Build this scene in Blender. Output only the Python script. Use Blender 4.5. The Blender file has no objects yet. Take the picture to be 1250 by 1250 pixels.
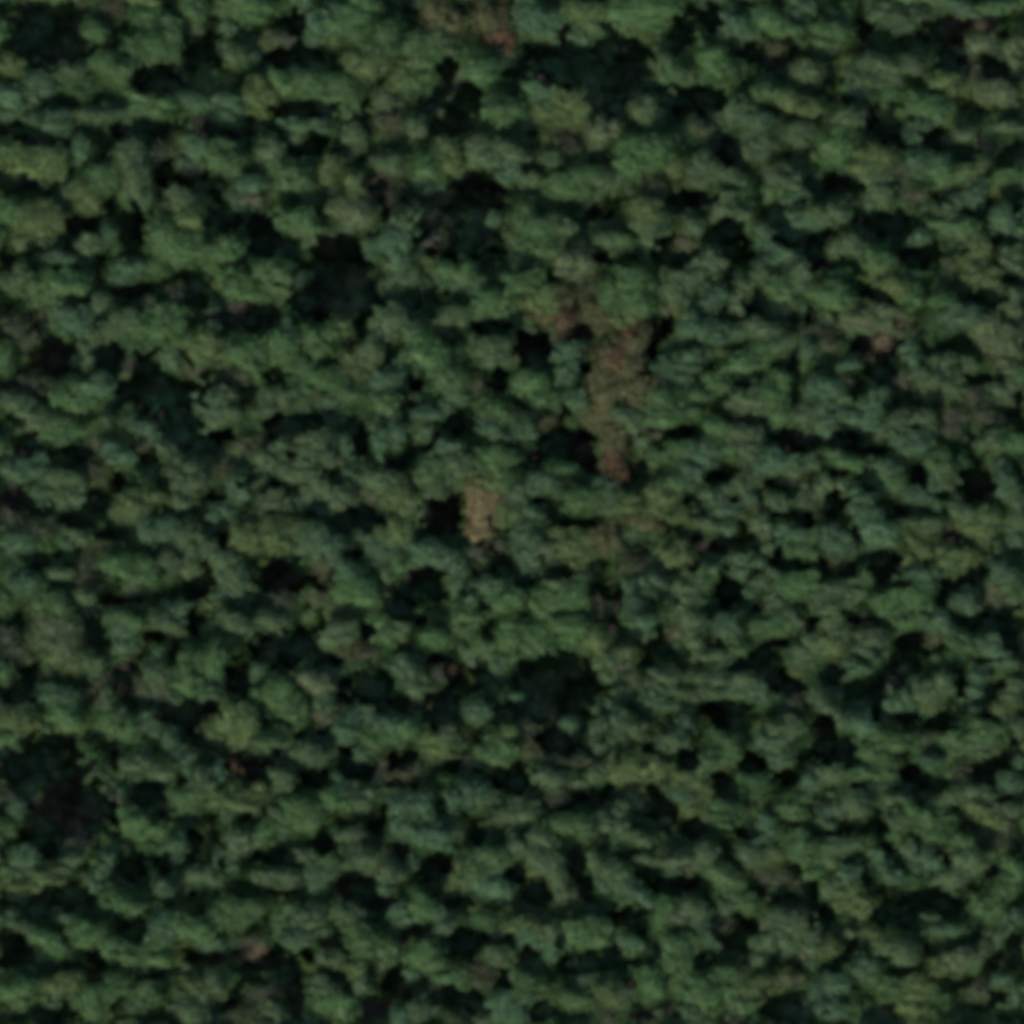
import bpy, math, random
import numpy as np

rng = np.random.default_rng(7)
random.seed(7)
R = math.radians
S = 0.12                 # metres per photograph pixel
HALF = 625 * S           # half the width of the ground seen
sc = bpy.context.scene

# ------------------------------------------------------------------ camera
cam_d = bpy.data.cameras.new('camera')
cam = bpy.data.objects.new('camera', cam_d)
sc.collection.objects.link(cam)
CAM_Z, CANOPY_Z = 1500.0, 17.0
cam.location = (0, 0, CAM_Z)
cam.rotation_euler = (0, 0, 0)
cam_d.sensor_width = 36
cam_d.lens = 36 * (CAM_Z - CANOPY_Z) / (2 * HALF)
cam_d.clip_start = 1
cam_d.clip_end = 6000
sc.camera = cam

# ------------------------------------------------------------------ light
SUN_EL, SUN_AZ = 41, 208     # elevation, compass direction the light comes from (north is up)
w = bpy.data.worlds.new('World'); sc.world = w; w.use_nodes = True
nt = w.node_tree
bg = nt.nodes['Background']
sky = nt.nodes.new('ShaderNodeTexSky'); sky.sky_type = 'NISHITA'; sky.sun_disc = False
sky.sun_elevation = R(SUN_EL); sky.sun_rotation = R(SUN_AZ)
nt.links.new(sky.outputs[0], bg.inputs[0]); bg.inputs[1].default_value = 0.15
sd = bpy.data.lights.new('sun', 'SUN'); sd.energy = 2.25; sd.angle = R(0.5); sd.color = (1, .94, .84)
so = bpy.data.objects.new('sun', sd); sc.collection.objects.link(so)
so.rotation_euler = (R(90 - SUN_EL), 0, R(180 - SUN_AZ))
so.location = (0, 0, 300)
sc.view_settings.view_transform = 'Standard'; sc.view_settings.look = 'None'
sc.view_settings.gamma = 1; sc.view_settings.exposure = 0.66
sc.render.engine = 'CYCLES'
sc.cycles.max_bounces = 6; sc.cycles.diffuse_bounces = 4; sc.cycles.transmission_bounces = 3
sc.cycles.glossy_bounces = 1
sc.cycles.pixel_filter_type = 'GAUSSIAN'
sc.cycles.filter_width = 8.0        # the satellite image is soft

# ------------------------------------------------------------------ materials
def mat(name):
    m = bpy.data.materials.new(name); m.use_nodes = True
    n = m.node_tree.nodes; n.clear()
    return m, n, m.node_tree.links

def leaf_material(name):
    m, n, l = mat(name)
    out = n.new('ShaderNodeOutputMaterial')
    at = n.new('ShaderNodeAttribute'); at.attribute_name = 'leaf_tint'
    geo = n.new('ShaderNodeNewGeometry')
    mr = n.new('ShaderNodeMapRange'); mr.inputs[3].default_value = .82; mr.inputs[4].default_value = 1.18
    l.new(geo.outputs['Random Per Island'], mr.inputs[0])
    no = n.new('ShaderNodeTexNoise'); no.inputs['Scale'].default_value = 0.55; no.inputs['Detail'].default_value = 3
    l.new(geo.outputs['Position'], no.inputs['Vector'])
    mr2 = n.new('ShaderNodeMapRange'); mr2.inputs[1].default_value = .3; mr2.inputs[2].default_value = .7
    mr2.inputs[3].default_value = .8; mr2.inputs[4].default_value = 1.18
    l.new(no.outputs[0], mr2.inputs[0])
    mu = n.new('ShaderNodeMath'); mu.operation = 'MULTIPLY'
    l.new(mr.outputs[0], mu.inputs[0]); l.new(mr2.outputs[0], mu.inputs[1])
    sc_ = n.new('ShaderNodeVectorMath'); sc_.operation = 'SCALE'
    l.new(at.outputs['Vector'], sc_.inputs[0]); l.new(mu.outputs[0], sc_.inputs['Scale'])
    d = n.new('ShaderNodeBsdfPrincipled'); d.inputs['Roughness'].default_value = .6
    d.inputs['Specular IOR Level'].default_value = .25
    l.new(sc_.outputs[0], d.inputs['Base Color'])
    t = n.new('ShaderNodeBsdfTranslucent')
    l.new(sc_.outputs[0], t.inputs['Color'])
    mx = n.new('ShaderNodeMixShader'); mx.inputs[0].default_value = .3
    l.new(d.outputs[0], mx.inputs[1]); l.new(t.outputs[0], mx.inputs[2])
    l.new(mx.outputs[0], out.inputs[0])
    return m
LEAF = leaf_material('foliage')

def noise_material(name, c0, c1, scale, rough=.9):
    m, n, l = mat(name)
    out = n.new('ShaderNodeOutputMaterial'); b = n.new('ShaderNodeBsdfPrincipled')
    b.inputs['Roughness'].default_value = rough
    no = n.new('ShaderNodeTexNoise'); no.inputs['Scale'].default_value = scale; no.inputs['Detail'].default_value = 6
    g = n.new('ShaderNodeNewGeometry'); l.new(g.outputs['Position'], no.inputs['Vector'])
    cr = n.new('ShaderNodeValToRGB')
    cr.color_ramp.elements[0].position = .35; cr.color_ramp.elements[0].color = (*c0, 1)
    cr.color_ramp.elements[1].position = .65; cr.color_ramp.elements[1].color = (*c1, 1)
    l.new(no.outputs[0], cr.inputs[0]); l.new(cr.outputs[0], b.inputs['Base Color'])
    bu = n.new('ShaderNodeBump'); bu.inputs['Strength'].default_value = .4; bu.inputs['Distance'].default_value = .1
    l.new(no.outputs[0], bu.inputs['Height']); l.new(bu.outputs[0], b.inputs['Normal'])
    l.new(b.outputs[0], out.inputs[0])
    return m
BARK = noise_material('bark', (.06, .05, .04), (.13, .11, .09), 3.0)
PALEBARK = noise_material('weathered_wood', (.10, .09, .06), (.17, .15, .10), 3.0)
SOIL = noise_material('leaf_litter', (.018, .02, .018), (.045, .038, .032), .35)

# leaf colours of the kinds of crown seen; deep green m has part-shade mixed in
TINT = {'g': (.067, .127, .038), 'o': (.086, .127, .037), 'b': (.065, .120, .050), 'y': (.076, .118, .045), 'p': (.096, .128, .050),
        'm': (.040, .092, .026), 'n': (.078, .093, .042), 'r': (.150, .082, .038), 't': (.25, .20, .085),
        'c': (.112, .113, .042), 'k': (.118, .095, .058)}

# ------------------------------------------------------------------ mesh building
class Quads:
    """collects separate quads (n,4,3) with a tint each and builds one mesh"""
    def __init__(s): s.q = []; s.t = []
    gap = None                       # ellipses of open gaps that this crown leaves free
    def add(s, q, tint):
        t = np.broadcast_to(np.asarray(tint, float), (len(q), 3))
        if s.gap is not None and len(q):
            m = q.mean(1); x = m[:, 0] / S + 625; y = 625 - m[:, 1] / S
            wv = 1 + .26 * np.sin(x * .23 + 1.3 * np.sin(y * .21)) + .24 * np.sin(y * .31 + 1.7 * np.sin(x * .17)) + .16 * np.sin(x * .7 + y * .5) + .1 * np.sin(x * 1.3 - y * 1.1)
            g = s.gap
            d = ((x[:, None] - g[:, 0]) / g[:, 2]) ** 2 + ((y[:, None] - g[:, 1]) / g[:, 3]) ** 2
            keep = (d / np.clip(.86 + g[:, 2] * g[:, 3] / 480, .95, 1.6)).min(1) > wv
            q, t = q[keep], t[keep]
        s.q.append(q); s.t.append(t)
    def mesh(s, name, origin=(0, 0, 0)):
        q = np.concatenate(s.q) - np.asarray(origin, float); t = np.concatenate(s.t)
        n = len(q); me = bpy.data.meshes.new(name)
        me.vertices.add(n * 4); me.vertices.foreach_set('co', q.reshape(-1).astype(np.float32))
        me.loops.add(n * 4); me.loops.foreach_set('vertex_index', np.arange(n * 4, dtype=np.int32))
        me.polygons.add(n); me.polygons.foreach_set('loop_start', np.arange(0, n * 4, 4, dtype=np.int32))
        me.update(calc_edges=True)
        a = me.attributes.new('leaf_tint', 'FLOAT_VECTOR', 'FACE')
        a.data.foreach_set('vector', t.reshape(-1).astype(np.float32))
        me.materials.append(LEAF)
        return me

def unit(v): return v / np.maximum(np.linalg.norm(v, axis=-1, keepdims=True), 1e-9)

def wob_fn(k=5, amp=.2):
    kv = rng.normal(size=(k, 3)) * np.linspace(1.6, 5.0, k)[:, None]; ph = rng.uniform(0, 6.28, k)
    am = amp * np.linspace(1, .45, k)
    return lambda d: 1 + (np.sin(d @ kv.T + ph) * am).sum(-1)

def leaves(Q, c, r, n, size, tint, wob, zmin=-.35, loose=.34, jitter=.45, vary=.10, rot=None):
    c = np.asarray(c, float); r = np.asarray(r, float)
    d = unit(rng.normal(size=(int(n * 1.9) + 8, 3))); d = d[d[:, 2] > zmin][:n]
    k = len(d)
    off = d * r * wob(d)[:, None] * (.86 + loose * rng.random(k) ** 1.7)[:, None]
    un = unit(d / r)
    if rot is not None: off = off @ rot; un = un @ rot
    p = c + off
    nn = unit(un + rng.normal(size=(k, 3)) * jitter)
    a = unit(np.cross(nn, rng.normal(size=(k, 3)))); b = np.cross(nn, a)
    sz = size * rng.uniform(.55, 1.25, k)[:, None]
    cr = []
    for sx, sy in ((-1, -.15), (.1, -.62), (1, .12), (-.15, .6)):
        jx = rng.normal(0, .16, (k, 1)); jy = rng.normal(0, .16, (k, 1))
        cr.append(p + a * (sx + jx) * sz * .5 + b * (sy + jy) * sz * .75 + nn * rng.normal(0, .10, (k, 1)) * sz)
    q = np.stack(cr, 1)
    t = np.asarray(tint) * (1 + rng.normal(0, vary, (k, 3)))
    Q.add(q, np.clip(t, .01, .5))

def hull(Q, c, r, tint, wob, f=.82, nu=14, nv=6, rot=None):
    th = np.linspace(0, 2 * np.pi, nu + 1); ph = np.linspace(-.9, np.pi / 2, nv + 1)
    T, Pp = np.meshgrid(th, ph)
    d = np.stack([np.cos(Pp) * np.cos(T), np.cos(Pp) * np.sin(T), np.sin(Pp)], -1)
    w_ = wob(d.reshape(-1, 3)).reshape(d.shape[:2])
    off = d * np.asarray(r) * w_[..., None] * f
    if rot is not None: off = off @ rot
    v = np.asarray(c) + off
    q = np.stack([v[:-1, :-1], v[:-1, 1:], v[1:, 1:], v[1:, :-1]], 2).reshape(-1, 4, 3)
    Q.add(q, tint)

def dome(Q, c, r, tint, leaf=.42, dens=1.0, amp=.13, bumps=True, solid=True, jitter=.38):
    """one lobe of a crown: a lumpy dome of small leaf sprays over a dense core"""
    c = np.asarray(c, float); r = np.asarray(r, float)
    wob = wob_fn(6, amp)
    an = rng.normal(-.22, .3); ca, sa = math.cos(an), math.sin(an)
    rot = np.array([[ca, sa, 0], [-sa, ca, 0], [0, 0, 1]])
    tint = np.asarray(tint, float)
    if solid: hull(Q, c, r, tint * .9, wob, rot=rot)
    area = 2 * math.pi * 1.3 * (r[0] * r[1] + r[0] * r[2] + r[1] * r[2]) / 3
    leaves(Q, c, r, int(dens * 2.1 * area / (leaf * leaf * .55)), leaf, tint, wob, jitter=jitter, rot=rot, vary=.07)
    if bumps:
        for _ in range(int(1 + r[0] * r[1] * .45)):
            a = rng.uniform(0, 6.28); e = rng.uniform(.35, .95)
            rr = rng.uniform(.3, .5)
            cc = c + np.array([math.cos(a) * r[0] * e * .85, math.sin(a) * r[1] * e * .85, r[2] * math.sqrt(max(0, 1 - (e * .85) ** 2)) * .72])
            r2 = np.array([r[0] * rr, r[1] * rr, r[2] * rr * .65]) + .1
            wb = wob_fn(4, .14); tt = tint * rng.uniform(.88, 1.12)
            hull(Q, cc, r2, tt * .9, wb, nu=8, nv=4)
            ar = 2 * math.pi * 1.3 * (r2[0] * r2[1] + r2[0] * r2[2] + r2[1] * r2[2]) / 3
            leaves(Q, cc, r2, int(dens * 1.8 * ar / (leaf * leaf * .55)), leaf, tt, wb, jitter=jitter)

def tube(vs, fs, p0, p1, r0, r1, seg=6, bends=2, wig=.1):
    p0 = np.asarray(p0, float); p1 = np.asarray(p1, float)
    ax = unit(p1 - p0); u = unit(np.cross(ax, [.3, .9, .1])); v = np.cross(ax, u)
    L = np.linalg.norm(p1 - p0); base = len(vs)
    for i in range(bends + 2):
        t = i / (bends + 1)
        o = p0 + (p1 - p0) * t + (rng.normal(0, wig * L * .3, 3) * (0 < i < bends + 1))
        rr = r0 + (r1 - r0) * t
        for k in range(seg):
            a = 2 * math.pi * k / seg
            vs.append(tuple(o + (u * math.cos(a) + v * math.sin(a)) * rr))
        if i:
            for k in range(seg):
                a0 = base + (i - 1) * seg; b0 = base + i * seg; k2 = (k + 1) % seg
                fs.append((a0 + k, a0 + k2, b0 + k2, b0 + k))
    fs.append(tuple(base + (bends + 1) * seg + k for k in range(seg)))

def link(name, me, parent=None):
    o = bpy.data.objects.new(name, me); sc.collection.objects.link(o)
    if parent: o.parent = parent
    return o

# ------------------------------------------------------------------ what the photograph shows
# every lit crown top: x y half-width half-height (photograph pixels) and kind of foliage
PATCHES = '''
118 38 16 12 g; 140 8 14 14 n; 178 20 18 15 m; 200 50 22 24 g; 165 62 20 12 g; 235 10 18 12 g; 135 85 24 20 g; 12 78 18 12 o; 85 88 22 9 y; 45 108 20 14 b;
15 120 18 12 b; 190 128 28 12 g; 235 122 20 10 b; 95 112 22 14 m; 140 125 16 14 m; 60 150 26 13 b; 120 142 24 9 y; 40 200 28 18 o; 68 205 12 14 o; 20 185 16 10 g;
100 182 12 18 b; 125 215 20 14 g; 83 233 10 9 y; 160 190 16 20 y; 165 220 14 20 y; 105 240 18 12 o; 195 185 16 10 n; 240 180 18 14 b; 220 240 14 10 y; 300 10 30 14 g;
345 50 16 9 n; 288 68 16 12 y; 392 30 18 14 b; 435 10 20 12 g; 430 35 30 18 g; 470 50 16 20 g; 445 75 24 18 o; 395 105 34 20 g; 425 130 14 16 g; 345 105 16 9 g;
315 118 16 18 o; 280 125 20 8 b; 265 190 26 18 g; 330 188 15 13 y; 370 153 26 10 b; 435 165 16 12 y; 470 150 18 12 n; 475 198 18 12 y; 405 210 14 18 o; 355 220 26 14 g;
310 225 20 9 b; 470 120 14 12 y; 430 235 14 14 o; 490 95 12 14 o; 515 60 22 18 g; 540 22 22 14 c; 535 50 14 12 y; 550 64 12 9 y; 512 95 16 14 g; 600 24 20 18 c;
612 45 18 12 r; 585 85 22 16 g; 565 93 10 8 n; 660 25 30 14 b; 650 6 16 8 g; 715 20 22 18 o; 602 118 14 14 m; 615 140 26 16 g; 660 112 18 10 b; 685 120 16 10 o;
672 140 18 14 o; 712 130 10 20 o; 700 155 18 10 n; 735 165 18 14 p; 697 182 14 12 n; 672 192 14 9 y; 625 185 16 12 y; 508 155 12 14 y; 545 195 22 16 o; 520 205 14 12 g;
585 183 20 14 y; 620 215 14 8 b; 650 218 10 8 y; 700 225 32 18 g; 735 222 14 12 y; 780 15 36 18 g; 797 32 16 10 g; 770 60 18 18 n; 772 95 10 8 n; 805 75 14 14 y;
820 92 22 14 g; 870 75 24 14 g; 900 85 14 16 m; 895 32 22 12 b; 935 28 20 12 g; 965 38 24 10 g; 980 5 14 8 b; 985 85 18 12 y; 935 115 16 12 g; 985 130 16 10 o;
962 122 14 10 o; 895 138 20 14 y; 785 135 14 14 y; 855 158 18 9 n; 925 150 22 12 b; 950 165 18 12 m; 975 165 16 12 y; 925 182 18 14 y; 785 180 30 14 g; 765 205 20 14 g;
800 190 16 14 g; 822 202 12 12 o; 855 207 24 18 y; 887 210 20 9 y; 905 230 14 12 m; 955 215 22 12 y; 980 235 10 8 b; 800 230 22 12 n; 885 242 12 8 y; 1010 45 24 16 g;
1035 15 10 16 m; 1078 15 18 10 y; 1095 30 16 10 y; 1120 20 12 10 y; 1170 8 26 8 b; 1215 8 24 8 g; 1200 52 16 12 p; 1240 65 14 22 p; 1190 88 8 12 n; 1215 115 20 16 p;
1155 105 20 12 o; 1040 93 14 9 y; 1070 78 22 9 y; 1110 78 16 10 y; 1080 97 18 11 m; 1130 132 26 12 g; 1095 115 14 12 m; 1032 145 18 12 y; 1020 178 18 18 g; 1118 160 11 12 b;
1175 163 12 10 y; 1200 178 16 10 n; 1230 155 16 8 y; 1060 198 26 14 o; 1095 205 14 10 n; 1130 205 20 14 b; 1160 215 18 10 g; 1190 208 20 12 o; 1185 238 12 12 b; 1235 215 22 12 g;
1075 232 16 12 y; 1115 240 12 9 n; 48 270 30 18 o; 10 262 12 14 g; 130 285 10 9 b; 110 300 16 10 y; 75 318 18 9 b; 25 338 20 14 y; 82 345 24 14 g; 50 357 22 14 g;
215 300 30 20 g; 230 268 16 10 o; 155 331 18 13 b; 122 370 8 10 y; 90 392 22 14 b; 150 395 20 14 y; 182 402 30 16 g; 118 408 10 10 y; 225 428 28 20 g; 205 388 20 14 g;
185 372 8 7 n; 215 362 9 10 n; 15 400 14 10 n; 32 415 14 10 n; 66 418 14 8 n; 8 440 9 18 g; 105 430 10 14 y; 115 472 22 13 b; 85 488 20 12 g; 20 492 18 10 y;
45 470 20 12 n; 162 420 14 12 m; 155 446 8 8 n; 240 490 12 8 b; 360 268 28 14 g; 425 260 24 14 p; 385 292 16 14 y; 270 305 26 14 g; 330 340 26 16 g; 295 350 26 14 g;
348 345 12 14 o; 262 382 9 6 b; 375 338 8 8 b; 452 342 12 10 y; 488 270 14 8 y; 478 303 18 18 b; 490 332 14 16 g; 475 395 22 20 y; 432 377 10 8 n; 415 395 14 12 o;
295 430 30 14 g; 345 425 22 14 g; 390 420 20 12 g; 370 450 18 16 g; 440 450 22 16 o; 405 465 24 14 g; 430 480 20 11 g; 455 428 14 14 y; 487 450 9 13 b; 468 467 14 12 b;
465 492 20 9 g; 332 490 16 14 y; 365 478 14 11 g; 260 490 16 12 b; 280 478 10 12 y; 305 452 14 12 g; 350 398 8 8 b; 257 420 12 14 o; 505 270 10 12 y; 520 265 12 12 n;
525 298 12 10 n; 605 268 9 9 b; 650 275 22 18 g; 690 280 14 9 y; 740 292 14 8 y; 665 305 18 10 g; 700 322 26 18 p; 560 332 22 12 g; 510 345 16 16 b; 580 350 10 12 b;
600 370 24 14 g; 640 348 28 14 g; 662 368 22 16 o; 547 362 14 12 m; 560 390 22 10 y; 505 405 12 12 b; 520 430 26 16 g; 545 457 24 14 g; 565 430 12 12 m; 600 430 22 16 y;
625 418 10 12 b; 722 352 20 14 n; 735 385 20 17 c; 742 360 12 12 g; 682 388 22 16 r; 690 398 10 10 r; 675 366 18 12 c; 690 430 18 10 b; 708 424 12 8 n; 645 466 20 14 g;
690 455 12 12 b; 665 487 14 11 g; 742 448 20 24 c; 737 482 22 18 c; 703 487 16 12 b; 530 475 14 10 m; 558 486 12 8 b; 580 470 9 10 n; 602 490 14 12 m; 790 262 26 16 o;
797 292 16 12 y; 758 292 14 9 g; 845 275 12 11 y; 897 258 20 11 y; 870 318 16 11 y; 853 338 9 9 y; 825 332 16 14 y; 820 360 14 14 y; 933 287 16 9 b; 955 310 20 8 b;
975 270 16 8 b; 995 262 8 8 o; 770 345 24 16 g; 780 370 20 18 g; 760 387 16 14 o; 813 378 8 6 n; 840 400 14 10 b; 870 367 18 10 b; 847 374 10 8 b; 875 351 12 8 m;
912 346 12 8 y; 900 373 12 9 y; 930 332 10 9 y; 955 357 22 13 g; 980 340 16 14 y; 925 398 18 10 y; 900 408 12 8 b; 878 410 14 8 b; 865 394 10 7 b; 950 420 16 12 y;
935 432 16 12 g; 845 435 18 10 b; 905 445 20 9 g; 875 470 18 12 g; 825 465 18 12 b; 810 446 12 10 b; 840 487 22 13 g; 805 485 14 10 g; 777 425 12 16 c; 772 452 16 20 c;
773 406 16 14 r; 757 437 12 18 r; 775 482 20 15 c; 990 405 9 8 n; 985 425 10 12 b; 950 465 14 14 g; 910 490 22 12 y; 940 485 16 12 g; 995 475 12 12 b; 1015 265 16 12 y;
1040 297 13 14 y; 1155 254 14 6 y; 1162 275 22 9 g; 1125 290 12 11 b; 1180 287 24 10 y; 1195 307 13 16 o; 1195 335 26 12 o; 1160 322 10 8 n; 1222 268 12 12 b; 1240 285 10 12 b;
1230 320 18 10 y; 1068 323 22 16 g; 1082 347 24 11 o; 1115 337 18 10 m; 1022 340 18 12 m; 1015 362 24 14 g; 1110 367 14 14 g; 1147 367 14 10 g; 1080 388 30 14 p; 1050 394 18 9 p;
1138 400 12 22 m; 1160 385 14 10 b; 1182 390 16 12 b; 1235 367 14 14 y; 1215 351 10 7 b; 1105 422 14 10 b; 1122 437 9 12 m; 1212 406 24 18 p; 1225 435 24 18 p; 1242 403 10 10 y;
1245 457 12 10 g; 1055 435 16 9 n; 1035 446 14 8 b; 1010 420 14 10 n; 1150 445 14 11 y; 1180 446 14 10 y; 1100 463 16 8 n; 1125 458 12 8 y; 1155 472 22 8 y; 1182 482 14 10 n;
1010 478 14 12 b; 1030 463 8 6 n; 1070 485 12 14 b; 1225 480 18 10 y; 1032 491 10 9 g; 38 510 22 12 y; 70 526 26 14 g; 8 530 10 12 m; 130 512 8 8 y; 162 516 10 9 b;
180 526 18 8 b; 205 547 14 8 b; 118 543 12 8 n; 140 555 20 12 b; 25 575 24 12 b; 78 590 22 16 y; 75 610 10 10 y; 115 575 14 12 n; 48 563 10 12 b; 175 605 26 9 o;
160 622 22 12 o; 175 582 18 11 m; 228 582 22 16 y; 222 612 10 10 y; 190 645 24 16 b; 228 652 14 14 y; 10 628 10 8 n; 45 650 20 14 n; 20 660 18 12 b; 98 655 12 8 y;
130 672 20 8 n; 105 692 16 15 n; 75 700 14 8 y; 140 693 20 13 g; 172 700 24 16 g; 206 685 14 12 y; 20 690 14 12 m; 232 680 10 9 b; 28 715 20 14 b; 10 735 12 14 g;
100 712 12 11 n; 65 740 26 14 g; 106 728 12 9 y; 226 743 10 7 b; 190 748 18 7 m; 270 508 20 12 y; 325 504 18 9 y; 305 545 18 14 n; 328 565 14 12 y; 275 578 16 12 n;
292 600 13 14 b; 270 628 14 10 b; 330 612 18 14 y; 310 632 18 14 m; 343 540 14 10 y; 385 545 24 18 y; 360 575 20 12 y; 395 595 18 12 y; 415 610 16 12 y; 365 615 8 8 b;
425 572 12 8 b; 460 588 22 11 y; 478 528 16 14 b; 465 547 10 16 b; 420 545 8 10 b; 490 613 20 18 o; 300 658 20 14 o; 340 655 20 18 o; 375 648 16 12 y; 390 667 26 16 b;
408 682 14 10 y; 255 670 12 13 y; 270 685 16 12 y; 288 700 16 10 b; 285 715 20 10 y; 265 733 9 8 b; 445 655 16 9 b; 470 668 22 16 b; 487 650 14 14 o; 418 700 16 12 b;
450 690 16 12 m; 442 725 28 20 g; 470 702 8 10 y; 400 735 20 14 n; 487 690 14 12 g; 345 736 14 9 n; 520 508 20 9 b; 545 550 18 12 b; 525 575 22 14 g; 558 570 18 14 y;
600 567 30 18 g; 605 530 18 10 b; 645 525 12 14 b; 610 505 22 14 g; 600 592 20 10 o; 520 597 18 12 y; 588 620 18 24 t; 584 650 15 13 t; 613 625 9 15 o; 627 605 14 13 y;
648 600 12 10 b; 665 590 18 11 b; 645 626 16 8 b; 710 610 22 12 g; 740 596 14 10 b; 685 572 18 8 m; 740 620 16 8 y; 740 660 19 19 c; 702 660 24 16 o; 676 672 24 12 p;
655 670 10 8 b; 712 680 16 10 o; 640 650 12 10 b; 667 645 18 9 m; 515 627 9 13 y; 520 675 26 12 b; 556 690 13 13 b; 580 675 9 8 n; 612 668 12 7 n; 600 715 26 9 b;
570 732 14 8 b; 620 735 24 12 g; 690 735 20 15 g; 660 742 16 11 g; 677 715 14 8 y; 705 708 12 8 y; 731 740 8 12 n; 748 566 14 20 r; 753 535 15 17 c; 727 505 24 15 c;
765 508 20 10 y; 820 505 30 12 g; 795 516 16 8 g; 870 520 14 10 g; 783 540 8 12 y; 910 530 18 10 y; 950 508 12 10 g; 985 508 16 14 y; 815 552 20 8 g; 855 558 18 16 b;
882 545 18 8 g; 915 552 14 11 y; 945 560 18 10 b; 967 572 12 8 y; 990 565 12 10 y; 920 578 12 10 y; 905 592 10 8 y; 840 577 16 9 b; 823 592 24 10 g; 870 606 18 11 y;
805 610 24 15 o; 765 618 18 10 o; 782 640 20 11 c; 830 630 20 8 o; 862 639 16 7 y; 887 624 16 10 b; 912 608 10 8 b; 948 612 14 10 y; 985 606 12 13 y; 930 642 12 10 y;
812 655 16 10 m; 826 678 18 14 o; 970 655 12 10 b; 995 650 8 10 g; 985 671 16 10 g; 940 670 8 8 y; 905 680 10 9 b; 881 688 8 6 b; 770 690 18 12 n; 857 703 20 14 g;
836 718 16 10 y; 805 708 14 8 b; 770 715 8 11 b; 773 736 10 8 b; 945 698 9 8 y; 932 708 9 6 y; 915 722 10 7 b; 970 718 22 13 g; 945 734 14 9 y; 992 708 12 11 g;
855 735 8 5 b; 835 746 16 8 g; 996 737 8 11 y; 1050 512 18 10 b; 1010 520 12 12 b; 1080 527 14 9 y; 1101 510 12 8 y; 1115 542 16 14 b; 1130 516 14 11 y; 1160 527 10 8 n;
1167 508 16 8 n; 1202 510 16 8 n; 1205 538 16 11 y; 1235 540 16 14 g; 1030 565 24 9 g; 1060 557 7 5 b; 1015 595 18 8 y; 1080 575 18 12 b; 1095 592 12 10 g; 1145 570 13 18 g;
1156 589 14 9 y; 1171 566 13 11 m; 1050 605 18 11 b; 1040 622 11 7 b; 1120 605 20 10 b; 1140 618 12 6 b; 1125 640 28 11 y; 1068 650 24 14 b; 1160 640 7 7 n; 1175 625 14 8 y;
1195 637 20 14 o; 1205 655 14 10 o; 1165 680 22 15 o; 1120 670 20 13 o; 1015 660 18 13 b; 1035 671 14 9 b; 1022 683 10 7 n; 1240 637 11 13 y; 1238 660 11 9 b; 1225 590 13 13 b;
1240 610 10 11 y; 1225 571 10 8 b; 1098 698 10 6 b; 1130 702 18 11 b; 1224 703 20 13 b; 1240 722 13 13 g; 1058 705 9 12 g; 1030 721 26 11 y; 1110 727 24 15 g; 1076 739 18 11 g;
1178 735 16 13 b; 1010 744 16 6 y; 65 777 26 22 p; 85 805 22 14 o; 62 756 24 8 o; 20 798 14 8 n; 8 778 8 8 n; 112 812 16 10 y; 150 758 20 12 g; 150 785 16 12 b;
207 760 20 10 y; 8 820 9 12 g; 122 832 14 10 n; 102 850 10 8 n; 70 852 22 11 b; 130 856 8 14 y; 25 880 32 14 o; 80 875 20 12 g; 15 900 18 8 g; 125 880 18 12 g;
150 892 16 10 g; 10 910 12 5 b; 190 825 20 12 y; 235 808 16 12 g; 230 835 18 11 g; 182 880 14 9 b; 205 905 9 12 b; 225 926 14 9 b; 163 931 18 9 y; 190 940 18 8 y;
95 930 12 12 y; 115 947 18 13 g; 135 966 10 9 b; 170 912 18 9 m; 241 955 11 14 y; 225 974 20 9 g; 147 981 8 6 b; 102 992 10 7 n; 20 986 10 11 b; 192 796 8 7 b;
105 912 12 8 m; 285 757 20 10 y; 330 758 16 9 y; 262 805 14 16 g; 255 845 12 6 b; 315 822 8 12 b; 290 890 28 24 o; 340 850 18 14 g; 357 867 16 18 g; 330 905 22 11 g;
325 872 14 12 m; 385 835 20 11 p; 370 815 8 7 m; 395 860 12 8 b; 410 775 20 13 y; 437 795 22 13 n; 465 768 18 12 g; 490 765 12 8 y; 490 815 13 15 b; 420 892 13 12 b;
445 865 12 8 b; 467 890 16 14 b; 450 905 14 7 g; 490 895 14 13 g; 378 920 20 12 y; 345 950 16 14 y; 280 976 26 10 o; 311 966 12 9 o; 267 942 10 10 b; 255 960 9 14 y;
370 986 24 13 g; 410 976 18 12 g; 445 976 14 14 y; 465 945 9 16 n; 485 981 14 12 b; 496 948 9 6 n; 412 950 9 5 b; 336 993 9 6 y; 312 849 8 8 g; 530 778 18 12 g;
570 760 16 10 g; 590 790 18 9 g; 620 775 16 13 g; 652 780 24 15 g; 693 770 22 17 g; 725 778 14 12 o; 620 800 12 7 g; 745 806 8 9 y; 510 838 14 11 y; 535 828 10 9 n;
580 868 16 13 b; 630 850 7 5 b; 640 890 16 14 n; 618 897 12 8 o; 605 918 24 11 g; 642 915 11 10 n; 530 911 22 13 o; 547 895 14 9 y; 503 886 8 10 b; 722 862 14 9 b;
743 875 9 9 b; 730 910 11 11 b; 746 932 7 11 y; 700 931 24 6 n; 672 951 24 11 y; 720 951 22 8 y; 508 940 10 6 n; 510 981 16 10 b; 555 976 12 11 b; 585 965 18 12 b;
545 955 14 7 m; 630 991 26 12 y; 695 882 10 8 b; 785 760 18 8 b; 835 755 16 10 y; 850 778 14 14 y; 885 765 18 13 b; 760 797 16 9 y; 755 812 10 5 n; 900 790 14 11 g;
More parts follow.
